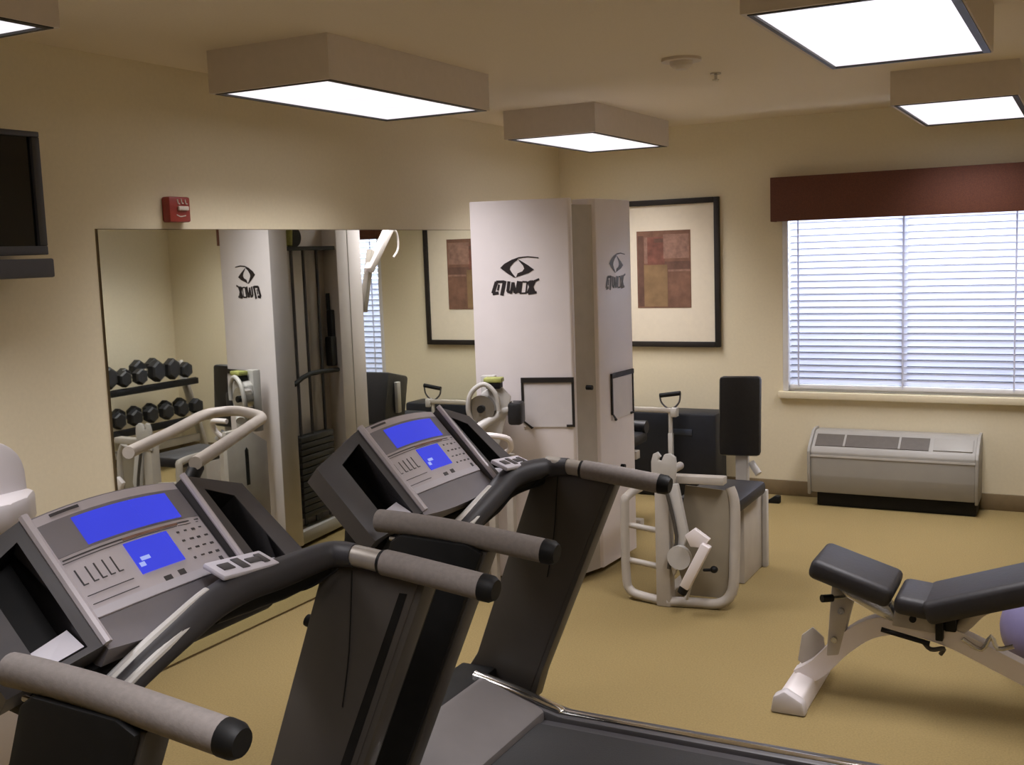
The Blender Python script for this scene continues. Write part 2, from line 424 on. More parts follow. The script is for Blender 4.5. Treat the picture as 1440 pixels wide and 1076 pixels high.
# ------------------------------------------------------------------ white multi-gym tower
T = thing('multi_gym_tower', 'tall white weight-stack tower with black eye logos in front of the framed picture', 'gym machine', (.95, -1.9, 0))
A0 = V(.635, -2.405, 0); eA = V(.9642, .2650, 0); nA = V(.2650, -.9642, 0); LA = .495
B0 = V(1.150, -2.080, 0); eB = V(.05, .9987, 0).normalized(); nB = V(eB.y, -eB.x, 0); LB = .43
ZT = 1.897
up = V(0, 0, 1)
def A(s, z, k=0): return A0+eA*s+nA*k+up*z
def Bp(s, z, k=0): return B0+eB*s+nB*k+up*z
part('front_shroud', M['white'], T, lambda m: m.prism([A(0, .03), A(LA-.012, .03), A(LA, .03, -.012), A(LA, .03, -.05), A(LA-.02, .03, -.135), A(.03, .03, -.14)], (0, 0, ZT-.03), .006))
part('side_shroud', M['white'], T, lambda m: m.prism([Bp(0, .03, -.03), Bp(.02, .03, 0), Bp(LB, .03), Bp(LB, .03, -.12), Bp(0, .03, -.12)], (0, 0, ZT-.03), .006))
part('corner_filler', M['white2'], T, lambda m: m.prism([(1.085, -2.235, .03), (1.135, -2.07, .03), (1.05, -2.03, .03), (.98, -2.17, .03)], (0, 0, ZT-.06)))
part('rear_shroud', M['white'], T, lambda m: m.prism([(.705, -1.71, .03), (.715, -1.57, .03), (.727, -1.43, .03), (1.03, -1.44, .03), (1.05, -1.62, .03), (.93, -1.70, .03)], (0, 0, ZT-.03), .006))
part('shroud_seam', M['offw'], T, lambda m: m.obox(V(.7145, -1.585, .96), (0, 0, 1), (0, 1, 0), (.92, .003, .003)))
part('bay_back_panel', M['white'], T, lambda m: m.prism([(.775, -2.25, .08), (.815, -1.68, .08), (.835, -1.68, .08), (.795, -2.25, .08)], (0, 0, ZT-.12)))
part('top_plate', M['black'], T, lambda m: m.prism([(.68, -2.20, 1.70), (.72, -1.66, 1.70), (.93, -1.66, 1.70), (.91, -2.20, 1.70)], (0, 0, .022)))
for k, (x, y) in enumerate(((.735, -2.10), (.745, -1.98), (.765, -1.83))):
    part('guide_rod', M['dgrey'], T, lambda m: m.tube([(x, y, .10), (x, y, 1.70)], .009, 10))
for k in range(13):
    z = .15+k*.037
    part('weight_plate', M['cast'], T, lambda m: m.obox((.745, -1.98, z+.016), (.07, 1, 0), (1, -.07, 0), (.17, .035, .0165), .004))
part('selector_arm', M['black'], T, lambda m: m.tube([(.70, -2.18, .94), (.71, -2.02, .985), (.74, -1.70, .975)], .014, 10, sm=3))
part('pulley', M['black'], T, lambda m: m.tube([(.73, -2.06, 1.775), (.76, -2.06, 1.775)], .055, 24))
part('cable_guide', M['green'], T, lambda m: m.tube([(.72, -2.13, 1.725), (.73, -2.11, 1.80), (.72, -2.12, 1.84)], .018, 10, sm=3))
part('side_pad', M['black2'], T, lambda m: (m.obox((.765, -1.72, 1.24), (0, 1, 0), (1, 0, 0), (.02, .02, .10), .008), m.obox((.765, -1.73, 1.09), (0, 1, 0), (1, 0, 0), (.03, .025, .09), .01), m.tube([(.78, -1.72, 1.34), (.78, -1.72, 1.44)], .012)))
def brail(m):
    m.prism([(.655, -2.27, .02), (.72, -1.70, .02), (.80, -1.70, .02), (.735, -2.27, .02)], (0, 0, .075), .006)
    m.prism([(.90, -2.2, .02), (.95, -1.7, .02), (.98, -1.7, .02), (.94, -2.2, .02)], (0, 0, .07), .006)
part('base_rail', M['offw'], T, brail)
# press arm leaning out from the rear shroud
def parm(m):
    m.obox(V(.72, -1.235, 1.70), V(0, .25, .26), V(1, 0, 0), (.19, .028, .022), .006)
    m.tube([(.72, -1.11, 1.83), (.72, -1.03, 1.80), (.72, -1.02, 1.70), (.72, -1.08, 1.64)], .007, 8, sm=5)
part('press_arm', M['white'], T, parm)
part('arm_strut', M['white2'], T, lambda m: m.obox(V(.74, -1.36, 1.50), V(0, .12, .4), V(1, 0, 0), (.2, .02, .02), .004))

# logo, lettering and placards
def flat_poly(m, pts, P, s0, z0, sc, k):
    a = [P(s0+x*sc, z0-y*sc, k) for x, y in pts]; n = len(a)
    m.add(a, [list(range(n))])
eyeL = [(-77, 0), (-58, -18), (-22, -36), (8, -43), (2, -32), (-14, -22), (-30, -4), (-33, 8), (-22, 26), (-6, 46), (-18, 43), (-45, 25), (-62, 12)]
eyeR = [(4, -38), (24, -26), (52, -8), (78, 12), (52, 27), (20, 36), (-6, 44), (2, 26), (24, 18), (33, 6), (28, -8), (14, -24)]
swoosh = [(-20, -36), (10, -46), (50, -49), (100, -42), (100, -38), (50, -44), (10, -40)]
STROKES = [(22,8,4,58,13),(20,8,58,8,9),(60,4,44,68,13),(2,60,30,56,10),(33,20,27,46,7),
    (79,7,72,52,11),(70,50,90,58,9),(97,12,86,60,10),(97,12,105,58,11),(103,58,114,56,8),(123,7,112,58,11),
    (136,9,127,60,10),(140,10,162,12,5),(162,12,155,58,5),(126,61,158,60,5),
    (170,8,190,60,15),(192,8,167,63,15),(188,12,217,1,7),(165,63,204,58,8)]
def letters(m, P, s0, z0, w):
    k = w/217
    for n_, (x0, y0, x1, y1, t) in enumerate(STROKES):
        t *= 1.3
        L_ = math.hypot(x1-x0, y1-y0); px, py = -(y1-y0)/L_*t/2, (x1-x0)/L_*t/2
        q = [(x0+px, y0+py), (x1+px, y1+py), (x1-px, y1-py), (x0-px, y0-py)]
        m.add([P(s0+x*k, z0-y*k*1.02, .0014+.00002*n_) for x, y in q], [(0, 1, 2, 3)])
def logo(P, s0, z0, mtl, wt, st):
    sc = .00108*st
    part('eye_emblem', mtl, T, lambda m: (flat_poly(m, eyeL, P, s0, z0, sc, .0015), flat_poly(m, eyeR, P, s0, z0, sc, .0015), flat_poly(m, swoosh, P, s0, z0, sc, .0018)))
    part('lettering', mtl, T, lambda m: letters(m, P, s0-.128*wt, z0-.058, .236*wt))
logo(A, .228, 1.574, M['ink'], 1, 1)
logo(Bp, .245, 1.574, M['greyink'], 1, 1)
def placard(P, s0, s1, z0, z1):
    f = part('placard', M['placard'], T, lambda m: m.prism([P(s0, z0, .001), P(s1, z0, .001), P(s1, z1, .001), P(s0, z1, .001)], (P(0, 0, .005)-P(0, 0, 0))))
    def fr(m):
        w = .012
        for a, bq, c, d, kk in ((s0-.006, s1+.006, z1-.016, z1+.008, .012), (s0-.006, s0+w-.006, z0+.03, z1-.016, .009), (s1-w+.006, s1+.006, z0+.01, z1-.016, .009)):
            m.prism([P(a, c, .001), P(bq, c, .001), P(bq, d, .001), P(a, d, .001)], (P(0, 0, kk)-P(0, 0, 0)))
        m.prism([P(s0-.006, z0+.03, .001), P(s0+.006, z0+.03, .001), P(s0+.05, z0-.004, .001), P(s0+.04, z0-.01, .001)], (P(0, 0, .009)-P(0, 0, 0)))
        m.prism([P(s1-.035, z0, .001), P(s1+.006, z0+.0, .001), P(s1+.006, z0+.012, .001), P(s1-.035, z0+.012, .001)], (P(0, 0, .009)-P(0, 0, 0)))
    part('placard_border', M['framew'], f, fr)
    w, h = s1-s0, z1-z0
    for (u0, u1, v0, v1) in ((.40, .425, .12, .42), (.66, .69, .12, .5), (.12, .35, .62, .64), (.42, .62, .76, .84)):
        part('placard_drawing', M['offw'], f, lambda m: m.prism([P(s0+u0*w, z1-v1*h, .0052), P(s0+u1*w, z1-v1*h, .0052), P(s0+u1*w, z1-v0*h, .0052), P(s0+u0*w, z1-v0*h, .0052)], (P(0, 0, .0006)-P(0, 0, 0))))
placard(A, .236, .486, .792, 1.028)
placard(Bp, .150, .405, .775, 1.005)
for P, s, z in ((Bp, -.105, .975), (Bp, .255, .515)):
    part('pull_knob', M['black'], T, lambda m: m.tube([P(s, z, -.01), P(s, z, .022)], .012, 12))

# press station bolted in front of the tower (mostly behind the far console)
S = thing('cable_row_station', 'grey cable pulley station with yellow-green cap against the white tower', 'gym machine', (.72, -2.6, 0))
part('upright_bracket', M['offw'], S, lambda m: m.obox((.745, -2.47, .89), eA, nA, (.035, .025, .17), .006))
part('bracket_plate', M['offw'], S, lambda m: m.prism([(.70, -2.55, .70), (.72, -2.50, .98), (.80, -2.48, 1.03), (.86, -2.46, .96), (.80, -2.50, .70)], (.02, -.04, 0), .006))
part('pulley_wheel', M['steel'], S, lambda m: m.tube([(.745, -2.53, .91), (.757, -2.575, .91)], .065, 24))
part('pulley_hub', M['black'], S, lambda m: m.tube([(.755, -2.57, .91), (.76, -2.59, .91)], .018, 14))
part('guide_loop', M['offw'], S, lambda m: m.tube([(.72, -2.56, .80), (.70, -2.60, .90), (.72, -2.60, .99), (.78, -2.58, 1.03), (.83, -2.56, .98), (.84, -2.55, .90)], .012, 10, sm=6))
part('top_cap', M['green'], S, lambda m: m.obox((.80, -2.52, 1.045), eA, nA, (.045, .03, .012), .006))
part('cap_holder', M['black'], S, lambda m: m.obox((.80, -2.515, 1.018), eA, nA, (.035, .03, .014), .004))
part('swing_arm', M['offw'], S, lambda m: m.tube([(.72, -2.62, .80), (.80, -2.54, .86), (.88, -2.47, .92)], .024, 12))
part('stop_pad', M['black2'], S, lambda m: m.obox((.885, -2.46, .88), eA, nA, (.035, .05, .055), .016))
part('handle', M['white'], S, lambda m: m.tube([(.78, -2.66, .80), (.86, -2.66, .80), (.92, -2.62, .78), (.92, -2.60, .73), (.87, -2.60, .70)], .014, 10, sm=5))
def splate(m):
    m.prism([(.70, -2.76, .03), (.70, -2.44, .03), (.70, -2.44, .66), (.70, -2.60, .76), (.70, -2.76, .76)], (.03, 0, 0), .006)
part('side_plate', M['white2'], S, splate)
part('plate_slot', M['black'], S, lambda m: m.prism([(.699, -2.625, .45), (.699, -2.60, .45), (.699, -2.60, .64), (.699, -2.6125, .655), (.699, -2.625, .64)], (-.003, 0, 0)))
part('foot_block', M['black'], S, lambda m: m.obox((.885, -2.56, .28), eA, nA, (.045, .04, .035), .006))
def sleg(m):
    for x in (.80, .90): m.obox((x, -2.57, .36), (1, 0, 0), (0, 1, 0), (.018, .018, .34), .004)
    m.box(.70, .93, -2.62, -2.52, .0, .04, .004)
part('post', M['white2'], S, sleg)

# bench seat behind the tower (seen in the mirror)
S = thing('rear_press_seat', 'black padded seat behind the white tower, seen in the mirror', 'gym machine', (.8, -1.1, 0))
part('backrest', M['black2'], S, lambda m: m.obox((.80, -1.19, .72), (1, 0, 0), (0, .97, -.22), (.13, .12, .17), .02))
part('seat_pad', M['black2'], S, lambda m: m.obox((.80, -1.0, .50), (1, 0, 0), (0, 1, 0), (.14, .16, .035), .02))
part('backrest_stay', M['offw'], S, lambda m: (m.obox((.655, -1.20, .74), (0, 0, 1), (0, 1, 0), (.10, .02, .012), .003)))
part('roller_pad', M['black2'], S, lambda m: m.tube([(.66, -.86, .56), (.94, -.86, .56)], .04, 16))
def sf(m):
    m.obox((.80, -1.12, .24), (0, 0, 1), (0, 1, 0), (.235, .03, .03), .004); m.box(.60, 1.0, -1.15, -1.09, 0, .05, .004)
    m.obox((.80, -.90, .30), (0, 0, 1), (0, 1, 0), (.24, .025, .025), .004); m.box(.775, .825, -1.15, -.83, .0, .05, .004)
    m.box(.64, .96, -1.09, -1.03, .40, .45, .004)
part('frame', M['white2'], S, sf)

# navy pad bench below the picture and the D handle on it
S = thing('navy_mat_stand', 'dark navy padded block standing against the wall below the framed picture', 'exercise mat', (.85, -.2, 0))
part('padded_block', M['navy'], S, lambda m: m.box(.40, 1.20, -.30, -.06, .0, .565, .02))
part('label_patch', mat('faded_blue', (.035, .045, .07), .6), S, lambda m: m.box(.91, 1.04, -.306, -.300, .42, .46, .002))
S = thing('d_handle_attachment', 'black D-shaped pull handle on a grey bar, above the navy block', 'pull handle', (.9, -.34, .57))
part('grip', M['black'], S, lambda m: m.tube([(.845, -.36, .685), (.985, -.36, .705)], .015, 12))
part('strap', M['dgrey'], S, lambda m: (m.tube([(.845, -.36, .685), (.855, -.36, .64), (.895, -.36, .605), (.935, -.36, .605), (.975, -.36, .645), (.985, -.36, .705)], .006, 8, sm=5)))
part('stem', M['offw'], S, lambda m: m.tube([(.915, -.36, .605), (.915, -.36, .44)], .014, 12))
part('crossbar', M['white2'], S, lambda m: m.box(.52, .94, -.38, -.345, .574, .606, .006))
part('bar_clamp', M['offw'], S, lambda m: m.box(.925, .965, -.39, -.335, .55, .61, .005))
part('bar_leg', M['offw'], S, lambda m: (m.box(.56, .60, -.375, -.345, .0, .574, .004), m.box(.90, .93, -.375, -.345, .0, .44, .004)))

# ------------------------------------------------------------------ leg extension machine
S = thing('leg_extension_machine', 'beige-framed leg machine with tall black backrest right of the white tower', 'gym machine', (1.7, -2.0, 0))
YF = -2.4
def ufr(m):
    m.tube([(1.425, YF+.75, .50), (1.416, YF+.25, .50), (1.412, YF+.03, .49), (1.41, YF, .44), (1.41, YF, .12), (1.43, YF, .045), (1.50, YF-.01, .026), (1.62, YF-.03, .022)], .021, 12, sm=5)
    m.tube([(1.62, YF-.03, .022), (1.75, YF, .022), (1.86, YF+.01, .03), (1.915, YF+.02, .09), (1.925, YF+.03, .25), (1.925, YF+.04, .48), (1.90, YF+.05, .56)], .024, 12, sm=5)
part('tube_frame', M['white2'], S, ufr)
for z in (.19, .36): part('cross_tube', M['white2'], S, lambda m: m.tube([(1.41, YF+.01, z), (1.60, YF-.01, z-.015)], .014))
part('center_post', M['white2'], S, lambda m: m.box(1.575, 1.645, YF-.05, YF+.02, 0, .62, .008))
def hook(m):
    pts = [(1.565, .56), (1.565, .68), (1.575, .715), (1.595, .725), (1.612, .705), (1.60, .695), (1.60, .685), (1.615, .685), (1.628, .715), (1.655, .722), (1.68, .705), (1.685, .66), (1.67, .56)]
    m.prism([(x, YF-.055, z) for x, z in pts], (0, .02, 0), .003)
part('hook_plate', M['offw'], S, hook)
part('top_bar', M['white2'], S, lambda m: m.obox((1.76, YF-.0, .60), (1, 0, .02), (0, 1, 0), (.135, .03, .018), .005))
part('side_guard', M['guard'], S, lambda m: m.prism([(1.70, YF+.02, .565), (1.90, YF+.03, .55), (1.915, YF+.03, .12), (1.86, YF+.02, .05), (1.70, YF+.01, .05), (1.655, YF+.01, .2)], (0, .008, 0), .003))
def lev(m):
    pts = [(1.635, .58), (1.69, .585), (1.735, .36), (1.70, .24), (1.665, .15), (1.645, .22), (1.68, .34)]
    m.prism([(x, YF-.06, z) for x, z in pts], (0, .03, 0), .005)
part('lever_arm', M['offw'], S, lev)
part('lever_edge', M['taupe'], S, lambda m: m.tube([(1.635, YF-.065, .575), (1.685, YF-.065, .345), (1.655, YF-.065, .25), (1.645, YF-.065, .19)], .009, 8, sm=4))
part('pivot_disc', M['offw'], S, lambda m: m.tube([(1.70, YF-.06, .25), (1.70, YF-.085, .25)], .055, 24))
part('foot_bar', M['white'], S, lambda m: m.obox((1.795, YF-.13, .235), V(.105, 0, .205), V(0, 1, 0), (.115, .022, .022), .006))
part('foot_bar_plate', M['white'], S, lambda m: m.prism([(1.745, YF-.10, .37), (1.79, YF-.10, .405), (1.86, YF-.10, .36), (1.83, YF-.10, .32), (1.77, YF-.10, .32)], (0, -.03, 0), .004))
part('bar_tip', M['black'], S, lambda m: m.tube([(1.742, YF-.13, .132), (1.728, YF-.13, .105)], .022, 14))
part('lever_rod', M['offw'], S, lambda m: m.tube([(1.76, YF-.05, .18), (1.72, YF-.05, .05)], .010, 8))
part('pop_pin', M['black'], S, lambda m: (m.tube([(1.80, YF-.03, .19), (1.84, YF-.05, .20)], .007, 8), m.ball((1.855, YF-.055, .205), (.018, .018, .016))))
part('seat_pad', M['vinyl'], S, lambda m: m.box(1.60, 1.90, -2.20, -1.72, .40, .465, .02))
part('backrest', M['black2'], S, lambda m: m.obox((1.735, -1.60, .77), (.985, .17, 0), (0, .06, 1), (.105, .205, .035), .018))
part('seat_box', M['white2'], S, lambda m: m.box(1.60, 1.86, -1.98, -1.62, .0, .40, .008))
part('box_leg', M['offw'], S, lambda m: m.box(1.86, 1.885, -1.66, -1.62, 0, .40, .004))
part('backrest_post', M['offw'], S, lambda m: m.box(1.71, 1.77, -1.61, -1.555, .40, .62, .005))
part('base_beam', M['white2'], S, lambda m: m.box(1.58, 1.64, -2.40, -1.98, .0, .06, .006))
part('roller_stub', M['offw'], S, lambda m: m.tube([(1.79, -1.60, .53), (1.835, -1.62, .475)], .018, 12))

# ------------------------------------------------------------------ treadmills
def treadmill(label, yc, arm_pts, pad):
    t = thing('treadmill', label, 'treadmill', (2.0, yc, 0), 'treadmills facing the mirror')
    Y = lambda o: yc+o
    # deck
    def hood(m):
        prof = [(1.12, .02), (1.12, .08), (1.18, .13), (1.34, .185), (1.50, .20), (1.74, .125), (1.74, .02)]
        m.prism([(x, Y(-.34), z) for x, z in prof], (0, .68, 0), .012)
    part('motor_cover', M['hood'], t, hood)
    part('deck', M['dgrey'], t, lambda m: m.box(1.74, 3.10, Y(-.30), Y(.30), .05, .098, .004))
    part('running_belt', M['belt'], t, lambda m: m.box(1.742, 3.08, Y(-.25), Y(.25), .098, .106, .002))
    for s in (-1, 1):
        r_ = part('side_rail', M['dgrey'], t, lambda m: m.prism([(1.45, Y(s*.30), .03), (3.12, Y(s*.30), .03), (3.12, Y(s*.30), .115), (1.80, Y(s*.30), .115), (1.62, Y(s*.30), .155), (1.45, Y(s*.30), .19)], (0, s*.085, 0), .012))
        part('rail_strip', M['chrome'], r_, lambda m: m.tube([(1.46, Y(s*.335), .200), (1.63, Y(s*.335), .166), (1.78, Y(s*.335), .126), (1.90, Y(s*.335), .118), (3.05, Y(s*.335), .116)], [.020, .022, .020, .012, .012], 12, sm=6, flat=.6))  # chrome streak, thicker in front, stands in for the rail's white highlight
        part('rear_foot', M['black'], t, lambda m: m.box(2.95, 3.05, Y(s*.30), Y(s*.36), 0, .03, .004))
        part('front_foot', M['black'], t, lambda m: m.box(1.16, 1.26, Y(s*.26), Y(s*.32), 0, .03, .004))
        # upright
        prof = [(1.30, .06), (1.60, .06), (1.655, .20), (1.945, .885), (1.90, .905), (1.70, .912), (1.665, .89), (1.42, .24)]
        ya, yb = (.42, .495) if s > 0 else (-.44, -.365)
        u = part('upright', M['upinner'] if s > 0 else M['black'], t, lambda m: m.prism([(x, Y(ya), z) for x, z in prof], (0, yb-ya, 0), .008))
        part('outer_cover', M['black'], u, lambda m: m.prism([(x+.01, Y(.495 if s > 0 else -.436), z) for x, z in prof], (0, s*.018, 0), .006))
        part('rear_cover', M['taupe'], u, lambda m: m.prism([(1.640, Y(ya+.005), .10), (1.672, Y(ya+.005), .20), (1.962, Y(ya+.005), .885), (1.925, Y(ya+.005), .885), (1.63, Y(ya+.005), .2), (1.60, Y(ya+.005), .10)], (0, (yb-ya)*.9, 0), .005))
        if s > 0 and yc < -5: part('seam_groove', M['black'], u, lambda m: m.prism([(1.655-.03, Y(s*.4185), .24), (1.655+.0, Y(s*.4185), .24), (1.915, Y(s*.4185), .86), (1.893, Y(s*.4185), .86)], (0, s*.004, 0)))
        if yc < -5: part('bolt_knob', M['black'], u, lambda m: m.tube([(1.61, Y((ya+yb)/2), .735), (1.582, Y((ya+yb)/2), .742)], .016, 12))
        # handrail
        if s > 0:
            h = part('handrail', M['smoothgrip'], t, lambda m: m.tube([(1.72, Y(s*.42), .942), (1.80, Y(s*.42), .936), (1.86, Y(s*.42), .929)], .026, 16, sm=4))
            part('rail_collar', M['black'], h, lambda m: m.tube([(1.845, Y(s*.42), .931), (1.855, Y(s*.42), .930)], .0285, 16))
            part('foam_grip', M['rubber'], h, lambda m: m.tube([(1.855, Y(s*.42), .930), (1.90, Y(s*.42), .926), (2.12, Y(s*.42), .900)], .031, 20))
        else:
            h = part('handrail', M['rubber'], t, lambda m: m.tube([(1.62, Y(s*.42), .936), (1.66, Y(s*.42), .936), (1.72, Y(s*.42), .934), (1.86, Y(s*.42), .926), (2.12, Y(s*.42), .900)], .031, 20, sm=4))
            part('rail_strip', M['steel'], h, lambda m: m.tube([(1.66, Y(s*.43), .893), (1.84, Y(s*.44), .888)], .006, 8))
        part('end_cap', M['black'], h, lambda m: m.tube([(2.118, Y(s*.42), .9003), (2.142, Y(s*.42), .8975), (2.154, Y(s*.42), .896)], [.032, .031, .024], 20))
    # sensor arm sweeping down from the right rail
    ap = [V(x, Y(y), z) for x, y, z in arm_pts]
    g = part('grip_arm', M['armg'], t, lambda m: m.tube(ap, [.0285, .033, .038, .038, .036, .034, .032, .030], 18, sm=6))
    part('arm_fairing', M['black'], g, lambda m: m.tube([p+V(-.03, .02, -.035) for p in ap[1:5]], [.03, .042, .042, .026], 16, sm=5))
    cv = V(.69, -.66, .31)
    sp = smooth_path(ap, 4); lo_ = sp[-17:-3]
    qs = [cv.cross(sp[min(sp.index(p)+1, len(sp)-1)]-p).normalized() for p in lo_]
    qs = [q if q.z > 0 else -q for q in qs]
    part('heart_rate_strip', M['strip'], g, lambda m: m.tube([p+cv*.014+q*.027 for p, q in zip(lo_, qs)], .012, 10))
    part('heart_rate_strip', M['strip'], g, lambda m: m.tube([p+cv*.029-q*.003 for p, q in zip(lo_[:-3], qs)], .010, 10))
    pc = V(pad[0]-.02, Y(pad[1]), pad[2]); pax = V(0, 1, -.10); pay = V(-.9, -.05, .38)
    k = part('key_pad', M['tray'], g, lambda m: m.obox(pc, pax, pay, (.092, .032, .007), .005))
    pn = pax.normalized().cross(pay.normalized()).normalized()
    for q, w_, h_ in ((-.055, .018, .012), (-.01, .012, .020), (.035, .022, .010), (.062, .010, .018)):
        part('key', M['dgrey'], k, lambda m: m.obox(pc+pax*q+pn*.0075, pax, pay, (w_, h_, .002), .001))
    part('front_crossbeam', M['black'], t, lambda m: m.box(1.36, 1.50, Y(-.42), Y(.42), .10, .20, .01))
    # mast below the console
    part('console_mast', M['black'], t, lambda m: m.prism([(1.44, Y(-.36), .82), (1.56, Y(-.36), .80), (1.61, Y(-.36), .865), (1.45, Y(-.36), .90)], (0, .72, 0), .02))
    # console housing
    def disp_pt(u, v, k=0):        # u -1..1 across, v 0..1 down the slope
        p = V(1.405+.178*v, yc+.215*u, 1.137-.185*v+.014*(1-u*u)*(1-v))
        return p+V(.72, 0, .69)*(k+.006*(1-u*u))
    def house(m):
        n = 12
        for i in range(n):
            pass
        rows = []
        for i in range(n+1):
            u = -1+2*i/n; a = disp_pt(u, 0, -.004); bq = disp_pt(u, 1, -.004)
            bl_ = V(1.635, yc+.215*u, .905-.014*(1-u*u)); under = V(1.61, yc+.215*u, .865); bk = V(1.44, yc+.215*u, .885); tb = V(1.355, yc+.215*u, 1.10+.014*(1-u*u))
            rows.append([a, bq, bl_, under, bk, tb])
        vs = [p for r in rows for p in r]; fs = []
        for i in range(n):
            for j in range(6): fs.append((i*6+j, i*6+(j+1) % 6, (i+1)*6+(j+1) % 6, (i+1)*6+j))
        fs.append([0, 1, 2, 3, 4, 5]); fs.append([n*6+j for j in (5, 4, 3, 2, 1, 0)])
        m.add(vs, fs)
    hs = part('console_housing', M['lilac2'], t, house, angle=50)
    def patch(m, u0, u1, v0, v1, k0, k1, n=8):
        vs = []; fs = []
        for kk in (k0, k1):
            for i in range(n+1):
                u = u0+(u1-u0)*i/n
                vs += [disp_pt(u, v0, kk), disp_pt(u, v1, kk)]
        o = 2*(n+1)
        for i in range(n):
            a = 2*i; fs += [(a, a+1, a+3, a+2), (o+a, o+a+2, o+a+3, o+a+1), (a, a+2, o+a+2, o+a), (a+1, o+a+1, o+a+3, a+3)]
        fs += [(0, o, o+1, 1), (2*n, 2*n+1, o+2*n+1, o+2*n)]
        m.add(vs, fs)
    dp = part('display_panel', M['lilac'], t, lambda m: patch(m, -.955, .955, .02, 1.0, -.003, .002), angle=50)
    part('display_band', M['lilac2'], dp, lambda m: (patch(m, -.95, .95, .10, .42, .002, .003)))
    part('blue_screen', M['lcd'], dp, lambda m: patch(m, -.52, .72, .13, .40, .003, .0042), 'wide upper blue screen')
    part('blue_screen', M['lcd'], dp, lambda m: patch(m, -.18, .40, .50, .80, .002, .0042), 'square lower blue screen')
    part('screen_readout', M['lcd2'], dp, lambda m: (patch(m, -.15, -.08, .70, .74, .0042, .0046, 2), patch(m, -.10, .02, .655, .69, .0042, .0046, 2)))
    def marks(m):
        patch(m, -.86, .93, .445, .458, .002, .0026); patch(m, -.88, .90, .475, .482, .002, .0026)
        patch(m, -.70, -.36, .035, .060, .002, .0032, 3)
        for (u0, u1, v0, v1) in ((.02, .12, .88, .93), (.22, .31, .87, .92), (.83, .88, .87, .93), (-.78, -.58, .955, .97), (-.85, -.30, .80, .806), (-.85, -.3, .88, .886)): patch(m, u0, u1, v0, v1, .002, .0032, 2)
        rr = random.Random(3)
        for i in range(4):
            for j in range(4):
                u = .52+.11*i; v = .53+.09*j
                patch(m, u, u+.03+.03*rr.random(), v, v+.012+.012*rr.random(), .002, .003, 1)
        for u in (-.82, -.70, -.60, -.50, -.40): patch(m, u, u+.015, .56, .70, .002, .0028, 1); patch(m, u, u+.06, .70, .71, .002, .0028, 1)
    part('panel_marking', M['dgrey'], dp, marks)
    part('display_edge', M['tray'], dp, lambda m: patch(m, -.95, .95, .925, .998, .0018, .0036))
    part('red_legend', M['pr_d'], dp, lambda m: patch(m, -.15, .60, .447, .470, .0026, .0034))
    # wings with bottle pockets
    for s in (-1, 1):
        dz = .02 if s > 0 else 0
        c_ = [V(1.420, Y(s*.222), 1.142), V(1.414, Y(s*.425), 1.062+dz), V(1.600 if s < 0 else 1.640, Y(s*.425), .872+dz), V(1.632, Y(s*.222), .912)]
        n_ = (c_[3]-c_[0]).cross(c_[1]-c_[0]).normalized()
        if n_.x < 0: n_ = -n_
        def P_(a, bq, k=0): return c_[0]*(1-a)*(1-bq)+c_[1]*a*(1-bq)+c_[2]*a*bq+c_[3]*(1-a)*bq+n_*k
        h0, h1, v0, v1 = (.14, .60, .10, .95) if s < 0 else (.26, .72, .09, .95)
        def shell(m):
            out = [(0, 0), (1, 0), (1, 1), (0, 1)]; inn = [(h0, v0), (h1, v0+.05), (h1, v1), (h0, v1)]
            vs = [P_(*q, .012) for q in out]+[P_(*q, .004) for q in inn]+[P_(*q, -.06) for q in out]+[P_(*q, -.085) for q in inn]
            fs = []
            for i in range(4):
                j = (i+1) % 4; fs += [(i, j, 4+j, 4+i), (i, 8+i, 8+j, j), (4+i, 4+j, 12+j, 12+i), (8+i, 12+i, 12+j, 8+j)]
            m.add(vs, fs)
        w = part('console_wing', M['dgrey'], t, shell)
        def pocket(m):
            inn = [(h0, v0), (h1, v0+.05), (h1, v1), (h0, v1)]
            vs = [P_(*q, .0) for q in inn]+[P_(*q, -.090) for q in inn]
            ins = [P_(q[0]*.98+.01, q[1]*.98+.01, 0) for q in inn]
            m.add([P_(*q, -.082) for q in inn]+[P_(*q, -.092) for q in inn], [(0, 1, 2, 3), (7, 6, 5, 4), (0, 4, 5, 1), (1, 5, 6, 2), (2, 6, 7, 3), (3, 7, 4, 0)])
            for i in range(4):
                j = (i+1) % 4; q0 = inn[i]; q1 = inn[j]
                m.add([P_(*q0, .002), P_(*q1, .002), P_(*q1, -.085), P_(*q0, -.085)], [(0, 1, 2, 3)])
        part('bottle_pocket', M['black'], w, pocket)
        def tray(m):
            q = [(h0+.02, .76), (h1-.02, .77), (h1-.02, .935), (h0+.02, .935)]
            vs = [P_(*a, .002) for a in q]+[P_(*a, -.08) for a in q]
            vs[0] = P_(*q[0], -.022); vs[1] = P_(*q[1], -.022)
            m.add(vs, [(0, 1, 2, 3), (7, 6, 5, 4), (0, 4, 5, 1), (1, 5, 6, 2), (2, 6, 7, 3), (3, 7, 4, 0)])
        tr_ = part('pocket_tray', M['tray'], w, tray)
        part('edge_trim', M['lilac'], w, lambda m: m.tube([P_(-.02, -.01, .012), P_(-.02, 1.0, .012)], .011 if s < 0 else .008, 8))
    # tether cord
    part('safety_cord', M['black'], t, lambda m: (m.tube([(1.74, Y(.39), .91), (1.66, Y(.36), .86), (1.56, Y(.33), .85), (1.46, Y(.31), .87)], .003, 6, sm=6)))
    part('cord_wire', M['black'], t, lambda m: m.tube([(1.76, Y(.417), .90), (1.74, Y(.416), .70), (1.71, Y(.416), .55)], .002, 6, sm=4))
    return t
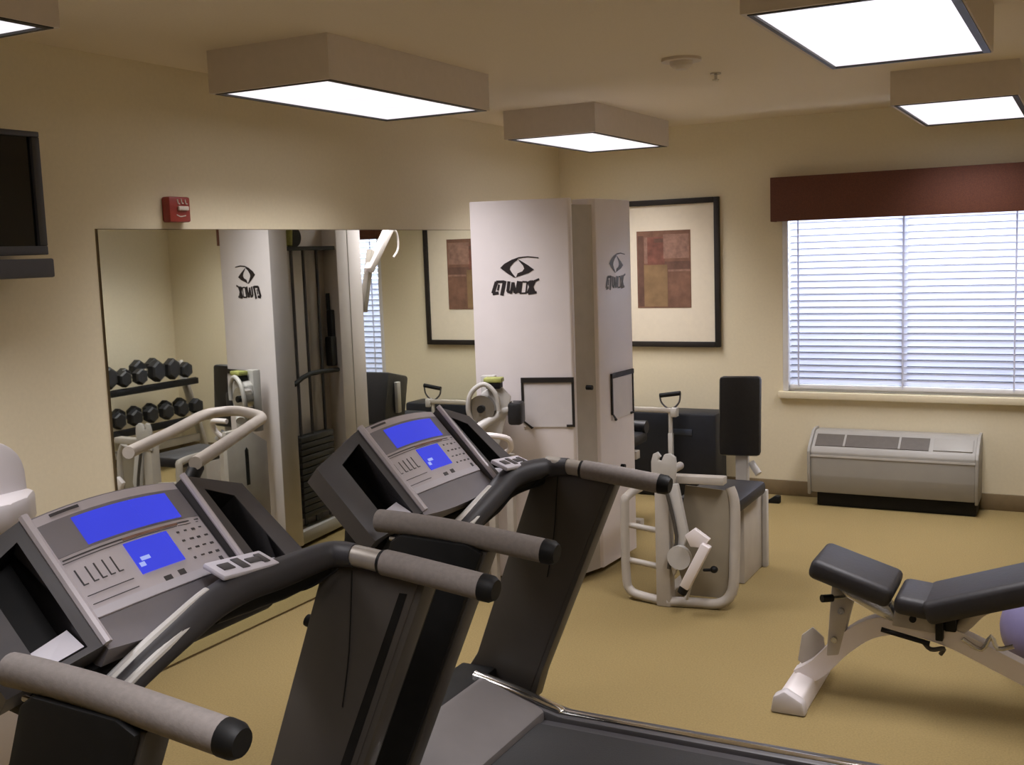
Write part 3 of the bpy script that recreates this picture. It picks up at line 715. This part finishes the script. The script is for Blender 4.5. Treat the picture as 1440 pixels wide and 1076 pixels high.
treadmill('nearest treadmill at lower left, its console with blue screens nearest the camera', -5.425,
    [(1.77, .42, .938), (1.70, .41, .936), (1.655, .29, .922), (1.65, .165, .926), (1.655, .06, .918), (1.66, -.045, .890), (1.65, -.14, .850), (1.62, -.22, .792), (1.55, -.275, .705)], (1.662, .168, .970))
treadmill('second treadmill farther back, its console in front of the white tower', -4.265,
    [(1.80, .42, .936), (1.72, .41, .930), (1.66, .29, .919), (1.66, .157, .885), (1.66, .015, .842), (1.64, -.06, .80), (1.60, -.10, .733), (1.55, -.13, .66)], (1.672, .30, .962))

# ------------------------------------------------------------------ exercise bike behind the near console
S = thing('exercise_bike', 'exercise bike behind the near console, showing only its white U-shaped handlebar', 'exercise bike', (.6, -5.3, 0))
part('handlebar', M['white2'], S, lambda m: m.tube([(.815, -4.80, 1.10), (.64, -4.44, 1.10), (.51, -4.17, 1.105), (.505, -4.085, 1.105), (.56, -4.04, 1.105), (.69, -4.08, 1.10), (.765, -4.15, 1.10), (.80, -4.22, 1.10), (.97, -4.54, 1.10), (1.14, -4.865, 1.10)], .019, 12, sm=5))
part('stem', M['black'], S, lambda m: m.tube([(1.12, -4.84, 1.085), (1.135, -4.90, 1.03), (1.13, -4.97, .88), (1.02, -5.10, .72)], .022, 12, sm=4))
part('main_frame', M['offw'], S, lambda m: m.tube([(1.02, -5.10, .72), (.80, -5.30, .56), (.62, -5.50, .42), (.58, -5.75, .35)], .04, 12, sm=4))
part('flywheel_housing', M['dgrey'], S, lambda m: m.tube([(.55, -5.45, .30), (.65, -5.45, .30)], .22, 28))
part('base_bar', M['dgrey'], S, lambda m: (m.box(.40, .82, -5.30, -5.24, 0, .05, .01), m.box(.40, .82, -6.0, -5.94, 0, .05, .01), m.box(.57, .63, -5.94, -5.30, .02, .07, .01)))
part('seat_post', M['steel'], S, lambda m: m.tube([(.58, -5.75, .05), (.58, -5.80, .80)], .022, 12))
part('saddle', M['black2'], S, lambda m: m.ball((.58, -5.80, .84), (.10, .14, .045)))

# ------------------------------------------------------------------ adjustable bench
S = thing('adjustable_weight_bench', 'adjustable weight bench with black pads on a white arched frame, lower right', 'weight bench', (2.8, -3.15, 0))
yn, yf = -3.285, -3.015; ym = -3.15
d1 = V(.25, 0, -.078).normalized()
part('front_seat_pad', M['vinyl'], S, lambda m: m.obox((2.60, ym, .462), d1, (0, 1, 0), (.145, .135, .038), .024, 3))
part('middle_pad', M['vinyl'], S, lambda m: m.obox((2.815, ym, .395), (1, 0, -.10), (0, 1, 0), (.07, .125, .034), .024, 3))
d2 = V(.30, 0, .105).normalized()
part('back_pad', M['vinyl'], S, lambda m: m.obox((3.20, ym, .505), d2, (0, 1, 0), (.375, .140, .042), .024, 3))
def arch(m):
    pts = [(2.40, .05), (2.47, .10), (2.56, .20), (2.66, .275), (2.78, .30), (2.92, .275), (3.10, .20), (3.30, .115), (3.52, .05)]
    P = smooth_path([V(x, ym, z) for x, z in pts], 5); n = len(P); vs = []; fs = []
    for i, p in enumerate(P):
        tt = (P[min(i+1, n-1)]-P[max(i-1, 0)]).normalized(); nn_ = V(-tt.z, 0, tt.x)
        hw = .028; hh = .034
        vs += [p+nn_*hh+V(0, -hw, 0), p+nn_*hh+V(0, hw, 0), p-nn_*hh+V(0, hw, 0), p-nn_*hh+V(0, -hw, 0)]
    for i in range(n-1):
        for j in range(4): a = i*4+j; bq = i*4+(j+1) % 4; fs.append((a, bq, bq+4, a+4))
    fs += [(3, 2, 1, 0), tuple((n-1)*4+j for j in range(4))]
    m.add(vs, fs)
part('arched_beam', M['white'], S, arch)
part('front_foot', M['white'], S, lambda m: (m.prism([(2.36, -3.36, 0), (2.47, -3.36, 0), (2.455, -3.36, .055), (2.40, -3.36, .075), (2.37, -3.36, .055)], (0, .42, 0), .008)))
part('foot_cap', M['plastic_w'], S, lambda m: m.prism([(2.35, -3.40, 0), (2.475, -3.40, 0), (2.465, -3.40, .05), (2.40, -3.40, .085), (2.36, -3.40, .06)], (0, .05, 0), .01))
part('foot_plate', M['white2'], S, lambda m: m.prism([(2.385, -3.13, .10), (2.40, -3.13, .20), (2.44, -3.13, .235), (2.48, -3.13, .20), (2.49, -3.13, .11), (2.44, -3.13, .06)], (0, .012, 0), .004))
part('rear_foot', M['white'], S, lambda m: m.box(3.46, 3.58, -3.36, -2.94, 0, .06, .01))
part('support_post', M['white2'], S, lambda m: m.prism([(2.50, ym-.03, .15), (2.545, ym-.03, .16), (2.60, ym-.03, .40), (2.52, ym-.03, .43)], (0, .06, 0), .006))
part('seat_bracket', M['steel'], S, lambda m: m.prism([(2.52, ym-.04, .43), (2.72, ym-.04, .37), (2.75, ym-.04, .31), (2.68, ym-.04, .33), (2.58, ym-.04, .38)], (0, .08, 0), .004))
part('center_bracket', M['white2'], S, lambda m: m.prism([(2.73, ym-.045, .30), (2.88, ym-.045, .29), (2.87, ym-.045, .37), (2.74, ym-.045, .37)], (0, .09, 0), .004))
part('bracket_bolt', M['black'], S, lambda m: m.tube([(2.80, ym-.044, .335), (2.80, ym-.055, .335)], .012, 12))
part('adjust_handle', M['black'], S, lambda m: m.tube([(2.70, ym-.08, .295), (2.86, ym-.08, .265)], .009, 10))
part('pop_pin', M['black'], S, lambda m: m.tube([(2.53, ym-.07, .385), (2.50, ym-.10, .388)], .014, 12))
part('pin_stem', M['steel'], S, lambda m: m.tube([(2.53, ym-.07, .385), (2.57, ym-.03, .382)], .007, 8))
for x, z in ((2.555, .33), (2.53, .22)): part('post_bolt', M['steel'], S, lambda m: m.tube([(x, ym-.03, z), (x, ym-.047, z)], .011, 10))
part('latch_block', M['black'], S, lambda m: (m.box(2.875, 2.90, ym-.06, ym+.06, .27, .37, .004), m.box(2.90, 2.94, ym-.04, ym+.04, .30, .345, .006)))
part('pad_stay', M['white2'], S, lambda m: m.tube([(2.93, ym, .29), (2.97, ym, .33), (3.02, ym, .385), (3.12, ym, .43)], .024, 12, sm=4))
part('under_rail', M['white2'], S, lambda m: m.obox((3.20, ym, .455), d2, (0, 1, 0), (.30, .022, .022), .004))
part('spring_clip', M['taupe'], S, lambda m: m.tube([(2.83, ym-.03, .255), (2.86, ym-.05, .235), (2.90, ym-.04, .24), (2.89, ym-.03, .215)], .008, 8, sm=4))
part('ladder_bracket', M['steel'], S, lambda m: m.tube([(2.96, ym-.03, .28), (3.02, ym-.03, .25), (3.05, ym-.03, .30), (3.07, ym-.03, .26), (3.12, ym-.03, .275)], .008, 8, sm=3))
for x, z in ((3.09, .425), (3.17, .45)): part('rail_bolt', M['black'], S, lambda m: m.tube([(x, ym-.02, z), (x, ym-.045, z)], .013, 10))
single('exercise_ball', M['lav'], 'lavender ball behind the weight bench at the right edge', 'exercise ball', (3.19, -2.62, 0), lambda m: m.ball((3.20, -2.62, .16), .16, 28, 18))

# ------------------------------------------------------------------ dumbbell rack (seen in the mirror)
S = thing('dumbbell_rack', 'two-tier black dumbbell rack beside the window wall, seen in the mirror', 'rack', (3.4, -.85, 0))
RY0, RY1 = -1.75, -.22
def rtier(x, z):
    return lambda m: (m.obox((x, (RY0+RY1)/2, z), (1, 0, -.25), (0, 1, 0), (.10, (RY1-RY0)/2, .012), .004), m.box(x-.115, x-.10, RY0, RY1, z-.02, z+.03, .003))
part('upper_tier', M['black'], S, rtier(3.42, .665)); part('lower_tier', M['black'], S, rtier(3.30, .37))
for y in (RY0-.02, RY1+.02):
    part('upright', M['offw'], S, lambda m: m.obox((3.40, y, .41), V(.22, 0, .70), V(0, 1, 0), (.44, .02, .03), .005))
    part('foot', M['offw'], S, lambda m: m.box(3.16, 3.66, y-.03, y+.03, 0, .05, .006))
part('back_brace', M['offw'], S, lambda m: m.box(3.33, 3.37, RY0, RY1, .16, .22, .004))
def dumbbell(label, x, y, z, r, tier):
    d = thing('dumbbell', label, 'dumbbell', (x, y, z), 'black dumbbells on the %s tier' % tier)
    for e in (-1, 1): part('head', M['cast'], d, lambda m: m.tube([(x+e*.055, y, z), (x+e*.065, y, z), (x+e*.115, y, z), (x+e*.125, y, z)], [r*.8, r, r, r*.8], 6))
    part('handle', M['steel'], d, lambda m: m.tube([(x-.056, y, z), (x+.056, y, z)], .014, 10))
    return d
da = dumbbell('black dumbbell on the upper tier of the rack, in the mirror', 3.42, 0, .772, .065, 'upper')
ys = [-.34-.165*k for k in range(8)]
for k, y in enumerate(ys):
    o = da if k == 0 else copy_tree(da); o.location.y = y
    if k in (1, 2, 5): o.scale = (1.15, 1.15, 1.35); o.location.z += .026
db = dumbbell('black dumbbell on the lower tier of the rack, in the mirror', 3.30, 0, .477, .065, 'lower')
for k, y in enumerate(ys):
    o = db if k == 0 else copy_tree(db); o.location.y = y-.03

# ------------------------------------------------------------------ daylight, world, camera
wd = bpy.data.worlds.new('World'); scene.world = wd; wd.use_nodes = True
bg = wd.node_tree.nodes['Background']; bg.inputs['Color'].default_value = (.55, .65, 1, 1); bg.inputs['Strength'].default_value = .10
ld = bpy.data.lights.new('daylight', 'AREA'); ld.shape = 'RECTANGLE'; ld.size = 2.6; ld.size_y = 1.8; ld.energy = 430; ld.color = (.80, .87, 1)
lo = bpy.data.objects.new('daylight', ld); COL.objects.link(lo); lo.location = (2.3, 1.7, 2.2)
lo.rotation_euler = (V(2.3, 0, 1.2)-lo.location).to_track_quat('-Z', 'Y').to_euler()

cam = bpy.data.cameras.new('camera'); co = bpy.data.objects.new('camera', cam); COL.objects.link(co)
cam.sensor_fit = 'HORIZONTAL'; cam.sensor_width = 36; cam.lens = 1545.918/1440*36; cam.clip_start = .02
yaw, pit, rol = math.radians(27.8665), math.radians(6.77686), math.radians(-1.98555)
fw = V(-math.sin(yaw)*math.cos(pit), math.cos(yaw)*math.cos(pit), -math.sin(pit)); r0 = V(math.cos(yaw), math.sin(yaw), 0); u0 = r0.cross(fw)
rr = math.cos(rol)*r0+math.sin(rol)*u0; uu = -math.sin(rol)*r0+math.cos(rol)*u0
mw = Matrix(((rr.x, uu.x, -fw.x, 3.32), (rr.y, uu.y, -fw.y, -7.10), (rr.z, uu.z, -fw.z, 1.65), (0, 0, 0, 1)))
co.matrix_world = mw; scene.camera = co

scene.view_settings.view_transform = 'Standard'; scene.view_settings.look = 'None'
scene.view_settings.gamma = 1; scene.view_settings.use_curve_mapping = False
scene.view_settings.exposure = 0.11
scene.cycles.max_bounces = 8; scene.cycles.diffuse_bounces = 5; scene.cycles.glossy_bounces = 5; scene.cycles.transparent_max_bounces = 12
scene.cycles.sample_clamp_indirect = 6; scene.cycles.caustics_reflective = False; scene.cycles.caustics_refractive = False
